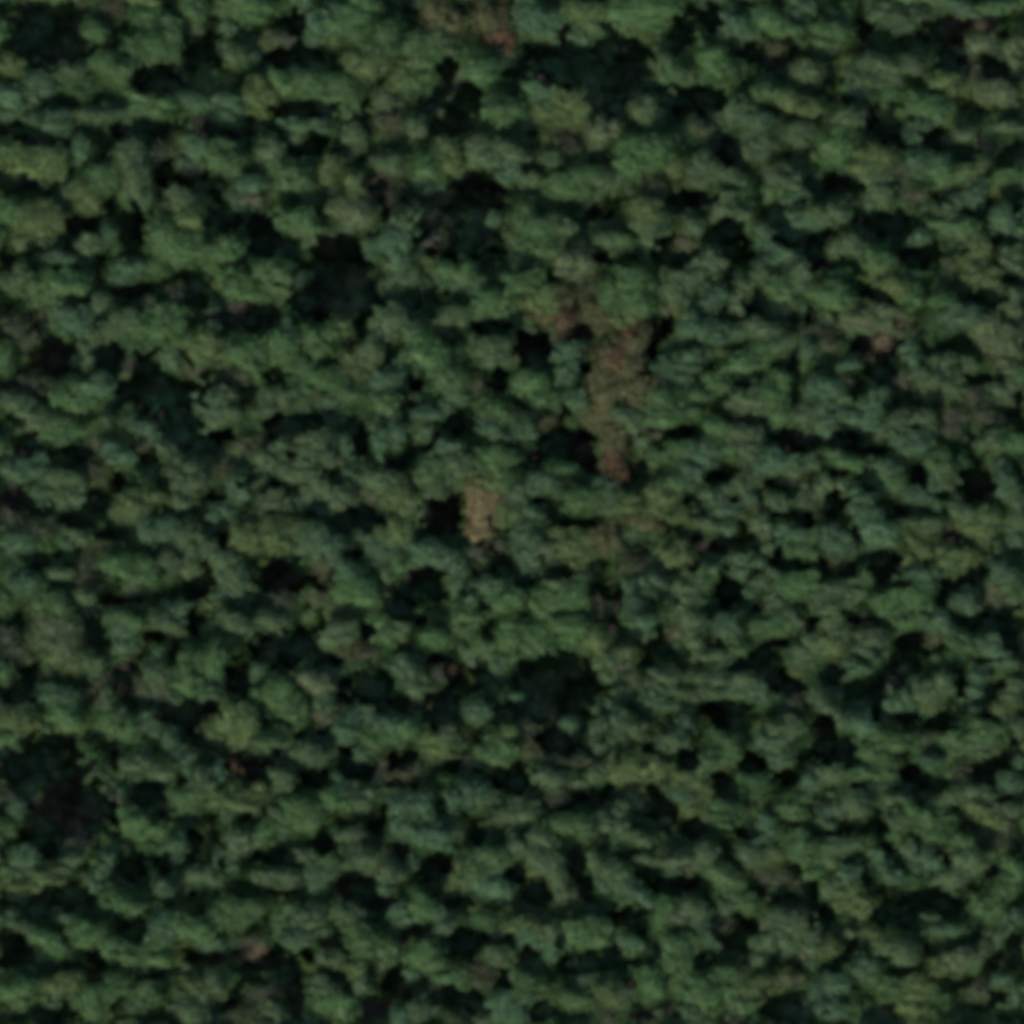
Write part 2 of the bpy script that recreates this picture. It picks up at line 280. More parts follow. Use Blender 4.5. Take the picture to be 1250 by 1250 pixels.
870 803 20 8 y; 935 765 22 11 g; 965 757 14 11 y; 985 790 16 14 y; 970 806 9 11 b; 812 828 20 11 y; 780 832 10 8 n; 805 855 18 10 b; 850 845 20 8 y; 890 843 14 7 b;
870 830 20 7 y; 905 828 14 10 y; 925 846 11 12 b; 755 870 9 11 b; 775 893 14 8 y; 820 910 18 11 y; 835 883 12 8 b; 765 945 18 16 o; 795 940 14 12 o; 765 916 12 9 m;
835 953 18 11 o; 838 972 16 11 b; 885 912 20 16 g; 862 932 12 12 g; 935 905 20 8 b; 950 890 14 9 y; 967 887 12 12 y; 925 960 22 18 m; 885 991 20 12 g; 990 956 10 13 b;
970 975 12 9 m; 965 991 18 9 g; 760 982 9 7 b; 995 850 10 7 y; 970 856 10 6 n; 950 925 14 8 b; 1020 770 18 11 y; 1010 790 14 11 o; 1065 780 20 10 y; 1110 758 20 8 g;
1145 762 14 11 b; 1170 787 22 11 g; 1205 785 14 11 b; 1150 805 14 9 m; 1050 815 18 7 b; 1225 810 14 9 b; 1195 825 11 11 b; 1125 845 22 12 y; 1135 860 10 9 o; 1090 860 14 8 b;
1147 838 14 10 y; 1240 838 10 8 y; 1190 865 8 5 b; 1225 865 20 9 o; 1190 844 9 7 b; 1025 880 12 8 y; 1050 887 16 13 b; 1075 910 28 12 g; 1075 926 18 8 g; 1205 895 24 14 g;
1165 905 16 11 g; 1130 902 10 8 n; 1190 916 22 9 y; 1240 890 10 12 y; 1008 858 12 6 y; 1010 945 14 12 y; 1072 945 24 7 g; 1040 945 14 9 g; 1140 930 16 8 b; 1175 945 10 9 n;
1190 970 24 11 y; 1160 975 14 7 y; 1235 955 16 11 b; 1245 931 7 9 b; 1140 985 14 8 b; 1195 990 16 7 o; 1095 975 14 8 y; 1045 985 16 11 y; 1010 991 14 10 b; 1030 970 18 9 m;
1115 990 12 7 g; 1232 990 14 9 y; 170 1012 26 13 g; 215 1030 12 12 b; 8 1010 12 10 g; 28 1045 14 12 b; 10 1065 12 12 g; 85 1050 14 7 y; 55 1072 20 9 o; 15 1082 16 7 o;
95 1030 14 7 n; 130 1055 8 13 b; 115 1082 7 9 b; 150 1103 24 8 g; 240 1068 12 8 y; 200 1085 14 10 b; 10 1122 14 8 b; 80 1122 14 7 b; 35 1133 10 8 y; 60 1150 18 12 g;
105 1140 20 14 g; 130 1155 14 10 g; 155 1165 30 11 g; 190 1172 16 7 g; 200 1135 18 18 b; 235 1130 18 13 g; 75 1200 24 13 o; 20 1215 22 16 g; 35 1190 14 9 m; 115 1225 18 20 g;
140 1205 20 12 g; 180 1210 22 13 g; 235 1200 14 8 o; 225 1235 18 11 y; 285 1028 16 12 y; 320 1020 10 13 g; 370 1005 22 12 g; 425 1020 14 8 y; 440 1050 20 9 y; 405 1053 14 8 g;
390 1072 16 12 b; 335 1072 26 11 y; 490 1012 12 11 b; 478 1065 16 11 y; 470 1084 8 8 b; 285 1115 30 17 g; 350 1120 16 13 g; 385 1122 14 12 y; 425 1115 18 12 y; 430 1135 12 9 g;
450 1155 20 15 g; 490 1118 14 13 b; 475 1162 14 11 g; 365 1145 18 11 b; 400 1172 16 11 y; 430 1180 12 9 o; 440 1205 9 12 y; 395 1205 18 13 y; 410 1225 20 13 g; 260 1150 16 8 b;
302 1150 18 8 n; 260 1205 14 13 y; 320 1215 18 8 n; 335 1235 14 10 y; 290 1241 16 9 n; 280 1060 18 9 m; 260 1070 12 9 y; 490 1240 12 12 b; 370 1045 10 7 y; 525 1025 22 13 b;
700 1010 24 11 g; 665 1025 16 9 y; 740 1005 14 9 y; 600 1045 22 13 g; 630 1035 14 11 y; 560 1070 12 17 o; 577 1066 13 15 g; 605 1085 18 13 b; 670 1058 20 13 y; 688 1086 9 13 y;
725 1050 10 8 y; 742 1065 8 11 y; 740 1081 10 9 b; 715 1135 26 17 g; 630 1128 18 7 o; 642 1141 14 11 b; 670 1138 10 9 y; 610 1165 18 11 y; 590 1122 18 8 m; 545 1132 14 11 b;
520 1110 24 11 g; 515 1165 20 13 g; 545 1190 22 11 g; 585 1195 18 13 n; 645 1200 22 12 g; 720 1195 14 8 b; 700 1220 20 10 g; 740 1215 18 13 o; 615 1225 18 12 b; 627 1241 15 10 b;
510 1235 12 12 y; 525 1222 12 10 b; 675 1165 10 9 b; 742 1241 8 9 n; 755 1010 12 10 y; 785 1025 14 8 y; 825 1050 22 11 y; 755 1068 14 12 g; 785 1048 10 7 y; 860 1042 14 11 y;
880 1070 20 13 g; 885 1005 16 7 g; 935 1008 16 9 b; 915 1048 20 13 y; 942 1045 13 11 o; 975 1030 20 14 g; 990 1068 9 8 g; 905 1100 18 9 g; 883 1109 13 6 y; 775 1091 20 8 b;
810 1120 15 16 g; 845 1115 16 12 y; 825 1165 22 20 g; 865 1145 12 9 b; 795 1200 24 15 g; 840 1195 20 13 g; 855 1216 22 14 g; 890 1195 20 15 g; 915 1205 20 15 o; 900 1228 20 11 g;
960 1125 26 14 y; 975 1141 14 9 y; 935 1150 12 10 y; 925 1170 8 13 y; 965 1195 20 9 n; 990 1155 10 16 y; 760 1215 12 13 y; 770 1150 14 9 b; 943 1073 24 9 n; 895 1241 10 7 n;
995 1215 8 13 b; 755 1035 14 9 m; 1095 1005 12 8 y; 1010 1005 10 6 b; 1025 1035 18 9 y; 1005 1041 8 8 g; 1070 1045 14 8 b; 1055 1028 14 9 m; 1110 1038 12 10 y; 1140 1015 24 13 g;
1130 1050 18 13 b; 1160 1075 16 9 y; 1185 1050 18 12 y; 1172 1030 14 9 g; 1215 1005 18 7 o; 1225 1030 14 12 n; 1235 1060 14 9 g; 1035 1070 12 13 b; 1020 1086 16 11 y; 1040 1102 20 12 o;
1090 1070 14 9 b; 1120 1075 14 7 m; 1205 1110 22 13 g; 1225 1090 20 11 g; 1235 1121 14 11 b; 1215 1142 12 8 y; 1155 1136 22 7 b; 1135 1120 10 5 b; 1010 1155 14 13 o; 1038 1138 6 6 y;
1075 1150 20 11 o; 1100 1165 22 11 y; 1060 1186 20 12 b; 1090 1205 22 9 g; 1145 1182 16 11 o; 1168 1172 18 11 p; 1120 1200 18 11 o; 1140 1216 20 11 m; 1020 1205 16 13 b; 1010 1235 16 12 b;
1050 1228 16 11 m; 1195 1210 12 10 n; 1195 1170 8 13 b; 1228 1195 10 9 b; 1242 1215 8 11 b; 1110 1232 14 8 o;
'''
# every dark gap: x y half-width half-height
DARKS = '''
60 40 36 32; 190 98 24 17; 238 50 14 30; 165 160 32 11; 8 145 16 14; 40 171 26 8; 220 210 30 16; 20 222 25 10; 265 50 24 24; 360 68 32 14;
362 28 15 15; 270 152 32 16; 375 133 36 10; 375 175 26 14; 425 181 22 9; 285 238 26 12; 480 230 28 18; 455 132 14 12; 560 122 28 22; 545 155 20 12;
545 84 14 14; 720 50 38 20; 690 85 32 20; 735 110 18 28; 515 232 20 14; 580 238 34 24; 850 122 38 16; 830 42 14 20; 770 82 20 24; 790 115 36 14;
945 65 36 16; 890 186 13 17; 845 242 30 10; 955 242 26 10; 870 20 12 20; 1175 35 44 16; 1165 75 16 14; 1215 84 16 14; 1090 152 26 24; 1145 167 22 12;
1055 35 12 14; 1032 110 12 16; 1226 195 11 14; 1175 190 16 10; 1020 225 36 10; 100 275 22 11; 35 299 36 10; 8 315 12 16; 160 280 12 30; 72 327 8 6;
90 366 20 7; 160 355 26 8; 235 365 18 10; 48 385 12 12; 70 436 28 20; 135 435 18 16; 200 460 38 32; 10 470 12 8; 275 265 20 16; 322 285 18 26;
350 303 10 16; 410 305 26 18; 400 350 40 34; 300 386 34 15; 480 358 18 12; 440 403 9 11; 282 460 24 10; 335 460 18 9; 392 485 16 8; 470 258 8 12;
560 285 34 26; 635 322 20 12; 545 358 6 6; 505 370 10 10; 735 315 12 10; 720 262 26 8; 600 400 26 9; 650 425 22 20; 708 405 18 10; 715 448 10 9;
510 460 10 18; 610 463 12 16; 825 308 24 18; 890 282 18 16; 850 293 24 7; 962 290 18 12; 995 310 12 20; 935 375 26 10; 815 397 8 20; 797 430 8 14;
900 465 20 9; 975 445 14 14; 997 442 10 10; 990 385 10 10; 1010 300 16 22; 1080 272 32 14; 1120 312 18 16; 1168 303 14 10; 1205 363 20 12; 1070 360 20 8;
1010 387 14 12; 1070 420 26 14; 1098 398 12 10; 1070 440 20 20; 1175 422 18 10; 1230 340 16 7; 1195 462 18 8; 1080 460 18 12; 1115 487 22 10; 1245 485 8 10;
1225 295 16 9; 20 515 12 12; 30 540 20 16; 85 555 24 14; 125 525 12 9; 220 525 22 20; 175 548 14 12; 145 590 9 14; 118 615 15 18; 95 635 24 11;
35 608 26 18; 85 675 16 14; 130 654 16 7; 140 722 38 14; 240 706 18 24; 45 690 8 11; 335 520 16 16; 370 515 24 11; 270 530 16 9; 315 590 22 12;
265 604 12 9; 272 650 8 20; 355 556 8 6; 440 540 10 18; 410 583 10 12; 485 557 16 16; 390 622 18 11; 435 635 30 14; 455 612 8 14; 430 677 14 9;
345 702 28 20; 395 702 15 18; 300 734 28 10; 488 738 16 20; 376 742 6 10; 258 712 8 10; 555 515 14 14; 515 537 18 14; 680 520 24 20; 700 545 26 20;
655 562 9 9; 722 568 10 12; 540 630 24 19; 598 635 4 12; 622 650 14 7; 592 666 12 7; 602 690 24 14; 640 695 24 18; 682 700 24 8; 520 705 24 12;
545 720 26 12; 735 722 12 14; 655 610 9 6; 697 640 16 6; 720 640 12 6; 805 532 22 10; 837 525 12 9; 970 538 22 14; 995 540 8 10; 875 582 17 8;
838 610 7 7; 895 610 7 6; 950 590 18 9; 930 612 5 14; 985 636 12 12; 885 655 32 17; 770 657 15 13; 845 690 9 9; 890 715 14 26; 912 700 14 10;
965 690 26 8; 950 672 7 10; 820 732 10 10; 925 742 7 8; 755 730 8 18; 1030 537 18 13; 1115 521 9 5; 1195 525 11 7; 1243 510 9 12; 1065 550 20 7;
1210 558 15 7; 1025 579 15 7; 1060 587 14 14; 1122 582 12 14; 1190 592 20 18; 1150 605 12 7; 1020 615 16 16; 1110 622 24 6; 1045 650 7 11; 1165 657 14 6;
1220 665 10 16; 1080 690 20 16; 1100 713 16 6; 1005 692 8 18; 1035 698 12 11; 1172 713 22 10; 1195 698 14 7; 1215 737 24 16; 1150 732 9 12; 110 770 9 16;
45 822 24 11; 25 854 20 7; 188 776 12 9; 212 795 7 12; 155 830 16 20; 185 850 30 12; 215 867 22 18; 240 895 12 18; 55 930 34 32; 70 970 28 26;
110 975 28 14; 140 925 7 16; 85 904 9 7; 180 970 20 16; 220 952 9 8; 236 760 9 18; 345 790 36 20; 290 830 14 22; 385 757 14 14; 400 805 18 9;
450 770 12 12; 490 790 12 8; 450 840 30 18; 490 860 12 10; 260 868 12 14; 265 905 12 14; 318 917 28 7; 305 935 24 14; 395 880 11 16; 366 900 7 10;
430 917 18 9; 440 940 22 12; 385 950 22 12; 490 930 18 12; 482 957 12 7; 280 995 26 5; 470 990 7 12; 535 805 16 8; 550 820 14 14; 540 865 22 20;
610 820 32 18; 645 855 30 22; 685 830 38 30; 715 820 16 14; 685 900 28 20; 715 885 12 16; 505 925 7 10; 565 935 24 9; 625 950 24 18; 690 975 24 12;
745 965 10 12; 746 830 7 14; 746 765 6 14; 514 760 7 12; 820 780 16 18; 790 810 11 7; 875 786 11 8; 852 812 9 9; 898 816 11 6; 880 865 32 10;
880 884 16 8; 930 800 15 12; 950 785 18 7; 950 830 14 16; 968 840 14 12; 755 825 10 9; 840 925 13 16; 790 915 8 7; 920 930 17 14; 960 950 16 11;
880 955 11 13; 780 970 24 12; 800 990 26 9; 990 760 8 8; 1125 785 26 13; 1055 757 22 6; 1110 810 15 15; 1095 830 13 9; 1060 840 26 12; 1070 870 8 13;
1108 876 16 8; 1020 823 13 13; 1150 880 16 12; 1175 835 9 20; 1200 757 26 12; 1232 780 12 14; 1222 835 8 8; 1206 873 9 5; 1008 900 12 28; 1030 918 14 18;
1065 960 28 6; 1112 945 14 12; 1140 958 18 10; 1205 940 22 9; 1240 906 9 6; 1225 975 12 6; 105 1012 34 11; 60 1040 12 11; 160 1060 18 16; 200 1055 12 14;
75 1096 32 14; 10 1096 10 6; 15 1155 18 16; 95 1166 18 11; 118 1180 13 18; 180 1188 18 9; 150 1131 11 9; 200 1104 12 7; 236 1030 12 16; 160 1230 22 14;
65 1225 12 12; 95 1242 10 8; 236 1090 7 7; 238 1170 13 10; 330 1045 22 10; 395 1030 12 13; 272 1050 7 10; 440 1085 24 14; 460 1102 18 12; 460 1010 11 10;
400 1145 14 13; 320 1170 32 16; 265 1170 12 10; 375 1166 11 11; 280 1228 12 9; 362 1218 11 22; 490 1200 18 18; 460 1230 16 14; 345 1090 22 5; 490 1040 9 11;
492 1145 8 8; 530 1060 20 16; 585 1022 12 12; 635 1010 16 6; 630 1065 14 12; 660 1095 18 12; 705 1055 11 22; 735 1025 12 8; 715 1085 12 18; 560 1103 18 8;
510 1136 12 10; 565 1152 16 18; 592 1150 10 12; 622 1142 7 8; 645 1168 11 16; 618 1195 9 14; 687 1150 12 10; 715 1175 14 14; 690 1178 13 12; 742 1168 8 12;
510 1197 12 12; 545 1216 22 14; 580 1225 14 15; 660 1235 15 14; 700 1242 18 6; 848 1012 16 12; 910 1016 16 12; 820 1081 28 11; 787 1068 13 8; 765 1120 20 12;
895 1135 24 16; 920 1130 10 12; 900 1155 16 11; 855 1175 10 12; 798 1165 10 13; 755 1161 7 9; 945 1090 24 9; 970 1166 14 12; 770 1200 8 7; 830 1234 24 8;
785 1241 16 7; 965 1235 32 14; 976 1215 10 8; 996 1085 6 13; 990 1123 6 8; 1080 1010 10 11; 1085 1036 8 10; 1020 1018 12 5; 1064 1072 12 11; 1158 1050 7 10;
1215 1065 6 8; 1140 1105 32 18; 1105 1125 12 12; 1010 1116 12 10; 1076 1120 12 12; 1050 1130 10 7; 1045 1151 5 8; 1100 1185 22 7; 1045 1205 10 5; 1020 1182 10 7;
1150 1155 20 6; 1240 1160 10 18; 1210 1175 6 10; 1180 1200 14 9; 1220 1220 12 12; 1190 1232 10 6; 1085 1230 10 6; 1185 1008 10 5; 655 840 62 27; 700 880 38 34;
415 352 58 36; 558 270 44 42; 200 468 46 38; 58 948 50 44; 92 985 46 30; 738 68 52 25; 60 42 46 34; 480 350 34 16;
'''
def table(s): return [e.split() for e in s.replace('\n', ' ').split(';') if e.strip()]
PA = [(float(a), float(b), float(c), float(d), h) for a, b, c, d, h in table(PATCHES)]
DK = np.array([[float(v) for v in e] for e in table(DARKS)])
def in_dark(x, y, f=1.0):
    return bool((((x - DK[:, 0]) / (DK[:, 2] * f)) ** 2 + ((y - DK[:, 1]) / (DK[:, 3] * f)) ** 2 < 1).any())
SUNX, SUNY = math.sin(R(SUN_AZ)), -math.cos(R(SUN_AZ))
def W(x, y): return (x - 625) * S, (625 - y) * S

hk = rng.normal(size=(6, 2)) * .045; hp = rng.uniform(0, 6.28, 6)
def canopy_h(X, Y): return 18.2 + 1.1 * np.sin(hk @ np.array([X, Y]) * 1.0 + hp).sum() / 1.6

# height of the sunlit crowns over the whole picture, every 3 pixels, and the height of the shade they cast
GX = np.arange(-60, 1311, 3.0)
XX, YY = np.meshgrid(GX, GX)
TOP = np.full(XX.shape, -50.0)
for px, py, rx, ry, h in PA:
    if in_dark(px, py, .95) and h != 't': continue
    i0, i1 = np.searchsorted(GX, [px - rx * 1.1, px + rx * 1.1]); j0, j1 = np.searchsorted(GX, [py - ry * 1.15, py + ry * 1.15])
    q = ((XX[j0:j1, i0:i1] - px) / (rx * .97)) ** 2 + ((YY[j0:j1, i0:i1] - py) / (ry * .98)) ** 2
    hh = canopy_h(*W(px, py)) - (2.0 if h == 'm' else 0) - (1.6 if h in 'nrtc' else 0) - 1.2
    T = TOP[j0:j1, i0:i1]; T[:] = np.where(q < 1, np.maximum(T, hh), T)
for dx, dy, ra, rb in DK:
    i0, i1 = np.searchsorted(GX, [dx - ra, dx + ra]); j0, j1 = np.searchsorted(GX, [dy - rb, dy + rb])
    q = ((XX[j0:j1, i0:i1] - dx) / ra) ** 2 + ((YY[j0:j1, i0:i1] - dy) / rb) ** 2
    T = TOP[j0:j1, i0:i1]; T[q < 1] = -50
# beyond the picture the forest simply goes on
OUT = (XX < -8) | (XX > 1258) | (YY < -8) | (YY > 1258)
TOP[OUT] = 17.5
def shade_h(x, y, off=8):
    """height below which a plant at this place stands in the shade of the crowns towards the sun"""
    best = -50.0
    x -= SUNX * off; y -= SUNY * off
    for t in range(0, 160, 3):
        i = int((x + SUNX * t + 60) / 3 + .5); j = int((y + SUNY * t + 60) / 3 + .5)
        if 0 <= i < len(GX) and 0 <= j < len(GX):
            best = max(best, TOP[j, i] - t * S * math.tan(R(SUN_EL)))
    return max(2.0, best)

# ------------------------------------------------------------------ ground
def terrain():
    n = 61; xs = np.concatenate([np.linspace(-3000, -140, 8), np.linspace(-120, 120, n), np.linspace(140, 3000, 8)])
    m = len(xs); v = []; f = []
    for y in xs:
        for x in xs:
            v.append((x, y, .35 * math.sin(x * .11 + 1) * math.cos(y * .09) + .15 * math.sin(x * .41 + y * .3)))
    for j in range(m - 1):
        for i in range(m - 1):
            a = j * m + i; f.append((a, a + 1, a + 1 + m, a + m))
    me = bpy.data.meshes.new('forest_floor'); me.from_pydata(v, [], f); me.materials.append(SOIL)
    o = link('ground', me); o['kind'] = 'structure'
    o['label'] = 'dark litter covered forest floor under the trees'
terrain()

# ------------------------------------------------------------------ gather the crown tops into trees
WARM = set('nrtc')
trees = [[i] for i in range(len(PA))]
ctr = np.array([[p[0], p[1]] for p in PA])
def bbox(ix):
    a = np.array([PA[i][:4] for i in ix])
    return (a[:, 0] - a[:, 2]).min(), (a[:, 0] + a[:, 2]).max(), (a[:, 1] - a[:, 3]).min(), (a[:, 1] + a[:, 3]).max()
def pair_cost(A, B):
    if len(A) + len(B) > 5: return None
    if (PA[A[0]][4] in WARM) != (PA[B[0]][4] in WARM): return None
    if any((PA[i][4] in 'trc') for i in A + B): return None
    x0, x1, y0, y1 = bbox(A + B)
    if x1 - x0 > 88 or y1 - y0 > 74: return None
    best = 1e9
    for i in A:
        for j in B:
            d = math.hypot(*(ctr[i] - ctr[j]))
            if d < best: best, bi, bj = d, i, j
    if best > 42: return None
    mx, my = (ctr[bi] + ctr[bj]) / 2
    c = best - .55 * (min(PA[bi][2], PA[bi][3]) + min(PA[bj][2], PA[bj][3])) + ((x1 - x0) + (y1 - y0)) * .16
    if in_dark(mx, my, .85): c += 22
    if PA[bi][4] != PA[bj][4]: c += 7
    return c
import heapq
def n_green(): return sum(1 for t in trees if t and PA[t[0]][4] not in WARM)
heap = []
def push(a, b):
    c = pair_cost(trees[a], trees[b])
    if c is not None: heapq.heappush(heap, (c, a, b, len(trees[a]), len(trees[b])))
for a in range(len(trees)):
    for b in range(a + 1, len(trees)):
        if abs(ctr[a][0] - ctr[b][0]) < 45 and abs(ctr[a][1] - ctr[b][1]) < 45: push(a, b)
count = n_green()
while heap and count > 298:
    c, a, b, la, lb = heapq.heappop(heap)
    if not trees[a] or not trees[b] or len(trees[a]) != la or len(trees[b]) != lb: continue
    if PA[trees[a][0]][4] not in WARM: count -= 1
    trees[a] = trees[a] + trees[b]; trees[b] = []
    ma = ctr[trees[a]].mean(0)
    for k in range(len(trees)):
        if k != a and trees[k] and abs(ctr[trees[k][0]][0] - ma[0]) < 95 and abs(ctr[trees[k][0]][1] - ma[1]) < 95: push(a, k)
trees = [t for t in trees if t]
def area(t): return sum(PA[i][2] * PA[i][3] for i in t)
green = sorted([t for t in trees if PA[t[0]][4] not in WARM], key=area, reverse=True)
warm = [t for t in trees if PA[t[0]][4] in WARM]
rest = green[300:]; green = green[:300]
print('TREES green', len(green), 'warm', len(warm), 'rest', len(rest))

# ------------------------------------------------------------------ labels: what it looks like, and where it stands from a landmark
LAND = [(410, 345, 'the broad navy-black gap'), (640, 838, 'the long black hollow'), (560, 278, 'the twin-shaded black gap'),
        (200, 463, 'the round blue-black gap'), (65, 955, 'the blackest big gap'), (60, 40, 'the corner blue-black hollow'),
        (190, 98, 'the small heart-shaped gap'), (730, 65, 'the wide upper dark hollow'), (885, 657, 'the slanting black gash'),
        (1075, 425, 'the black gap under the pale wedge crown'), (1225, 735, 'the arched dark gap by the east edge'),
        (1140, 1108, 'the sunken teal gap'), (500, 1200, 'the hooded gap by the south edge'), (322, 1168, 'the gap with red twigs'),
        (345, 702, 'the brown-black pit'), (965, 1233, 'the black gap by the south edge'), (700, 540, 'the charcoal gap beside the rust crown'),
        (587, 632, 'the pale tan crown'), (450, 840, 'the dark blue-green cleft'), (1080, 830, 'the diagonal dark cleft'),
        (1185, 38, 'the brown-black gap by the north edge'), (950, 65, 'the flat dark hollow'), (530, 1062, 'the square black pocket'),
        (895, 1140, 'the forked dark gap'), (940, 378, 'the smooth dark green hollow'), (690, 400, 'the rusty brown clearing'),
        (170, 1060, 'the deep teal gap'), (115, 640, 'the leaning brown shadow'), (1190, 592, 'the square green-black gap'),
        (345, 70, 'the long brownish cleft'), (1090, 152, 'the hump-shaped dark gap'), (160, 285, 'the narrow upright gap')]
DIR = ['east', 'north-east', 'north', 'north-west', 'west', 'south-west', 'south', 'south-east']
ORD = ['first', 'second', 'third', 'fourth', 'fifth', 'sixth', 'seventh', 'eighth', 'ninth', 'tenth', 'eleventh', 'twelfth']
COL = {'g': 'bright-green', 'o': 'olive-green', 'b': 'bluish-green', 'y': 'grey-green', 'm': 'deep-green', 'p': 'pale-olive',
       'n': 'brownish', 'r': 'rust-red', 't': 'tan', 'c': 'clay-brown'}
LOB = {1: 'single-domed', 2: 'two-domed', 3: 'three-domed', 4: 'four-domed', 5: 'many-domed'}
def mean(t):
    a = np.array([PA[i][:4] for i in t]); wt = a[:, 2] * a[:, 3]
    return (a[:, 0] * wt).sum() / wt.sum(), (a[:, 1] * wt).sum() / wt.sum()
def kind_of(t):
    s = {}
    for i in t: s[PA[i][4]] = s.get(PA[i][4], 0) + PA[i][2] * PA[i][3]
    return max(s, key=s.get)
allt = green + warm
slots = {}
for k, t in enumerate(allt):
    x, y = mean(t)
    d = [(math.hypot(x - lx, y - ly), i) for i, (lx, ly, _) in enumerate(LAND)]
    dist, li = min(d)
    ang = math.degrees(math.atan2(LAND[li][1] - y, x - LAND[li][0])) % 360
    slots.setdefault((li, int((ang + 22.5) // 45) % 8), []).append((dist, k))
WHERE = {}
for (li, s), v in slots.items():
    for n_, (dist, k) in enumerate(sorted(v)):
        WHERE[k] = f"{ORD[n_]} {DIR[s]} of {LAND[li][2]}"

# ------------------------------------------------------------------ the trees
def build_tree(k, t, withered):
    x, y = mean(t); X, Y = W(x, y)
    kd = kind_of(t)
    H = canopy_h(X, Y) + rng.normal(0, .35)
    size = math.sqrt(area(t))
    sz = 'broad' if size > 27 else ('mid-sized' if size > 18 else 'small')
    root = bpy.data.objects.new('withered_tree' if withered else 'broadleaf_tree', None)
    sc.collection.objects.link(root); root.location = (X, Y, -.2)
    if kd == 't': look = 'pale tan bare-branched tree'
    elif kd == 'r': look = f'{sz} rust-red withered tree'
    elif kd == 'c': look = f'{sz} clay-brown withered tree'
    elif withered: look = f'{sz} thin brownish tree'
    else: look = f'{sz} {COL[kd]} {LOB[len(t)]} tree'
    wh = WHERE[k]
    if kd == 't': wh = wh.replace('the pale tan crown', 'the tan and black hollow')
    root['label'] = f'{look}, {wh}'; root['category'] = 'tree'
    root['group'] = 'withered brown trees in the canopy' if withered else 'green trees of the closed canopy'
    Q = Quads(); vs = []; fs = []
    o3 = np.array([X, Y, -.2])
    tops = []
    for i in t:
        px, py, rx, ry, h = PA[i]
        X1, Y1 = W(px, py)
        rX, rY = rx * S * 1.10, ry * S * 1.14
        rz = min(2.5, .7 * (rX + rY) / 2 + .3)
        z = H + rng.normal(0, .25) - rz * .6
        sunk = in_dark(px, py, .95)
        if sunk and h != 't': z = min(z, shade_h(px, py, 0) - rz * .6 + (.5 if h == 'b' else -.6))
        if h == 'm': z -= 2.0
        if h == 'b' and rx * ry < 130: z -= .8
        if withered: z -= (.5 if h in 'rct' else 1.5)
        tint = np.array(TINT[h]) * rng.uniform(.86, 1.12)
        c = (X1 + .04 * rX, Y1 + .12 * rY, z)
        near = DK[(abs(DK[:, 0] - px) < DK[:, 2] + rx * 1.7 + 8) & (abs(DK[:, 1] - py) < DK[:, 3] + ry * 1.7 + 8)]
        near = near[((near[:, 0] - px) / near[:, 2]) ** 2 + ((near[:, 1] - py) / near[:, 3]) ** 2 > .9]
        Q.gap = near if len(near) else None
        if withered:
            dome(Q, c, (rX, rY, rz * .8), tint, leaf=.34, dens=(1.6 if h == 't' else 1.1 if h == 'c' else .8), amp=(.16 if h == 't' else .3), solid=False, bumps=(h in 'tc'), jitter=.55)
        else:
            dome(Q, c, (rX, rY, rz), tint, amp=.23)
        if not withered:      # the domes of one tree grow into each other
            for c2, a2, b2, z2 in tops:
                if math.hypot(c2[0] - c[0], c2[1] - c[1]) < 6:
                    mid = (c2 + np.array(c)) / 2 - np.array([0, 0, .3])
                    dome(Q, mid, ((a2 + rX) * .46, (b2 + rY) * .46, (z2 + rz) * .44), tint, amp=.2, bumps=False)
            if not sunk:      # boughs reaching over to the crown next door
                for j in range(i + 1, len(PA)):
                    q = PA[j]
                    if j in t or abs(q[0] - px) > 36 or abs(q[1] - py) > 30 or q[4] in WARM or h == 'm' or q[4] == 'm': continue
                    mx, my = (q[0] + px) / 2, (q[1] + py) / 2
                    if math.hypot(q[0] - px, q[1] - py) > 36 or in_dark(mx, my, 1.0) or in_dark(q[0], q[1], .95): continue
                    if rng.random() < .65:
                        a2, b2 = W(mx, my)
                        dome(Q, (a2, b2, z - .35), ((q[2] + rx) * S * .46, (q[3] + ry) * S * .48, rz * .85), tint, amp=.22, bumps=False)
        tops.append((np.array(c), rX, rY, rz))
    # trunk, forked into a limb for every dome
    fork = o3 + np.array([rng.normal(0, .3), rng.normal(0, .3), (min(c[2] for c, *_ in tops)) * .62])
    r0 = .16 + .09 * math.sqrt(sum(a * b for _, a, b, _ in tops))
    tube(vs, fs, o3, fork, r0 * 1.25, r0 * .8, seg=8, bends=2, wig=.03)
    for c, a, b, rz in tops:
        tube(vs, fs, fork - np.array([0, 0, .3]), c + np.array([0, 0, rz * .2]), r0 * .62, r0 * .22, bends=2, wig=.12)
        nb = 9 if withered else 3
        for _ in range(nb):
            an = rng.uniform(0, 6.28); e = rng.uniform(.5, .95)
            tip = c + np.array([math.cos(an) * a * e, math.sin(an) * b * e, rz * rng.uniform(.2, .75)])
            st = fork + (c - fork) * rng.uniform(.6, 1)
            tube(vs, fs, st, tip, r0 * (.26 if not withered else .2), .02, seg=5, bends=1, wig=.2)
            if withered:
                for _ in range(3):
                    q = st + (tip - st) * rng.uniform(.4, .9)
                    tube(vs, fs, q, q + np.array([rng.normal(0, .5), rng.normal(0, .5), rng.uniform(.2, .8)]), .05, .015, seg=4, bends=0)
    me = bpy.data.meshes.new('trunk'); me.from_pydata([tuple(np.array(v) - o3) for v in vs], [], fs)
    me.materials.append(PALEBARK if withered else BARK)
    link('trunk', me, root)
    link('crown', Q.mesh('crown', o3), root)

for k, t in enumerate(allt):
    build_tree(k, t, k >= len(green))

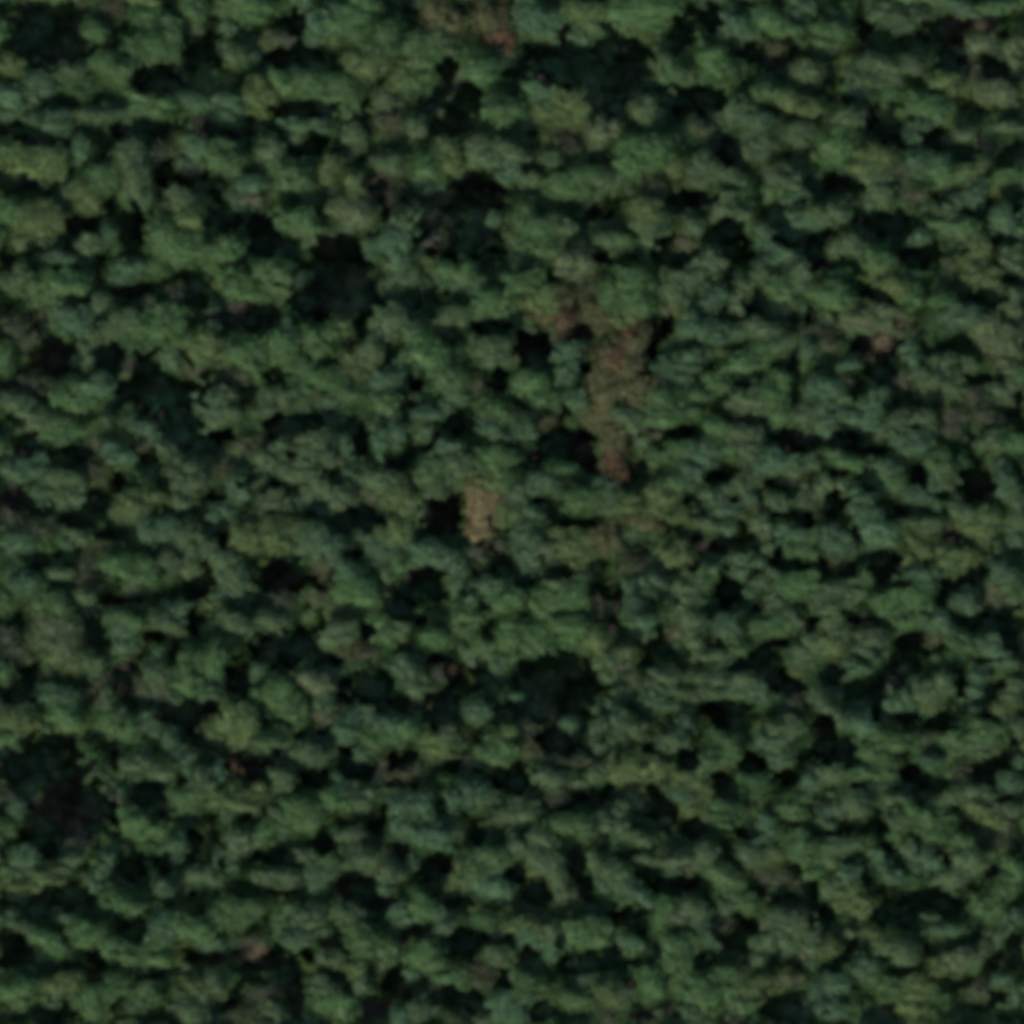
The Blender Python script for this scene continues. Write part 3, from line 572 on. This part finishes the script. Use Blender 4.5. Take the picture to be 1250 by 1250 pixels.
# ------------------------------------------------------------------ lower foliage between the crowns
def inside_patch(x, y, f=.85):
    for px, py, rx, ry, h in PA:
        if abs(x - px) < rx and abs(y - py) < ry and ((x - px) / (rx * f)) ** 2 + ((y - py) / (ry * f)) ** 2 < 1: return True
    return False
U = Quads(); G = Quads()
BROWN = np.array([(535, 632, 36), (712, 550, 30), (708, 405, 28), (650, 425, 16), (75, 985, 38), (975, 538, 20), (335, 700, 22), (305, 935, 20), (1075, 410, 34), (550, 822, 18), (1180, 45, 36), (590, 668, 20), (70, 436, 24), (290, 1225, 22), (312, 1158, 20)])
step = 17
step = 15
for gy in range(-20, 1271, step):
    for gx in range(-20, 1271, step):
        x = gx + rng.uniform(-8, 8); y = gy + rng.uniform(-8, 8)
        X, Y = W(x, y)
        if in_dark(x, y, .95):
            # lower growth at the bottom of a gap; the wide gaps are the deep ones
            r = rng.uniform(1.4, 2.4)
            brown = (np.hypot(BROWN[:, 0] - x, BROWN[:, 1] - y) < BROWN[:, 2]).any()
            dome(G, (X, Y, shade_h(x, y, 12) - rng.uniform(.8, 2.6) - (2.0 if brown else 0) - r * .7), (r, r * .85, r * .7), np.array(TINT['k' if brown else rng.choice(list('bybgn'))]) * 1.1, leaf=.42, dens=.7, amp=.2, bumps=False)
        else:
            r = rng.uniform(1.3, 2.1)
            z = min(canopy_h(X, Y) - 3.4, shade_h(x, y, 8) - rng.uniform(-.4, 1.8)) - r * .6
            near = DK[(abs(DK[:, 0] - x) < DK[:, 2] + 30) & (abs(DK[:, 1] - y) < DK[:, 3] + 30)]
            U.gap = near if len(near) else None
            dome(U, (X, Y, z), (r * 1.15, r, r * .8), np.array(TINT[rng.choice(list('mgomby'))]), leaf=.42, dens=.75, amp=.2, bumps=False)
for t in rest:
    for i in t:
        px, py, rx, ry, h = PA[i]; X, Y = W(px, py)
        dome(U, (X, Y, canopy_h(X, Y) - 1.5), (rx * S * 1.1, ry * S * 1.1, 1.5), TINT[h])
U.gap = None
u = link('understorey', U.mesh('understorey')); u['kind'] = 'stuff'
u['label'] = 'shaded dark green lower foliage filling in between the crowns'
u['category'] = 'foliage'
g = link('undergrowth', G.mesh('undergrowth')); g['kind'] = 'stuff'
g['label'] = 'near-black low growth at the bottom of the dark gaps'
g['category'] = 'undergrowth'

# ------------------------------------------------------------------ the forest going on beyond the picture
F = Quads()
lim = HALF + 32
yy = -lim
while yy < lim:
    xx = -lim
    while xx < lim:
        X = xx + rng.uniform(-1, 1); Y = yy + rng.uniform(-1, 1)
        xx += 3.3
        if abs(X) < HALF + 1.2 and abs(Y) < HALF + 1.2: continue
        q = rng.random()
        z = canopy_h(X, Y) - 1 - (0 if q < .55 else rng.uniform(3, 6))
        if q > .94: continue
        r = rng.uniform(1.5, 2.7)
        dome(F, (X, Y, z), (r * 1.15, r * .85, r * .75), TINT[rng.choice(list('gggoybym'))], leaf=.7, dens=.7, amp=.18, bumps=False)
    yy += 2.9
f = link('surrounding_forest', F.mesh('surrounding_forest')); f['kind'] = 'stuff'
f['label'] = 'unbroken green forest going on beyond the trees in view'
f['category'] = 'forest'
print('quads', sum(len(q) for q in U.q), sum(len(q) for q in F.q))
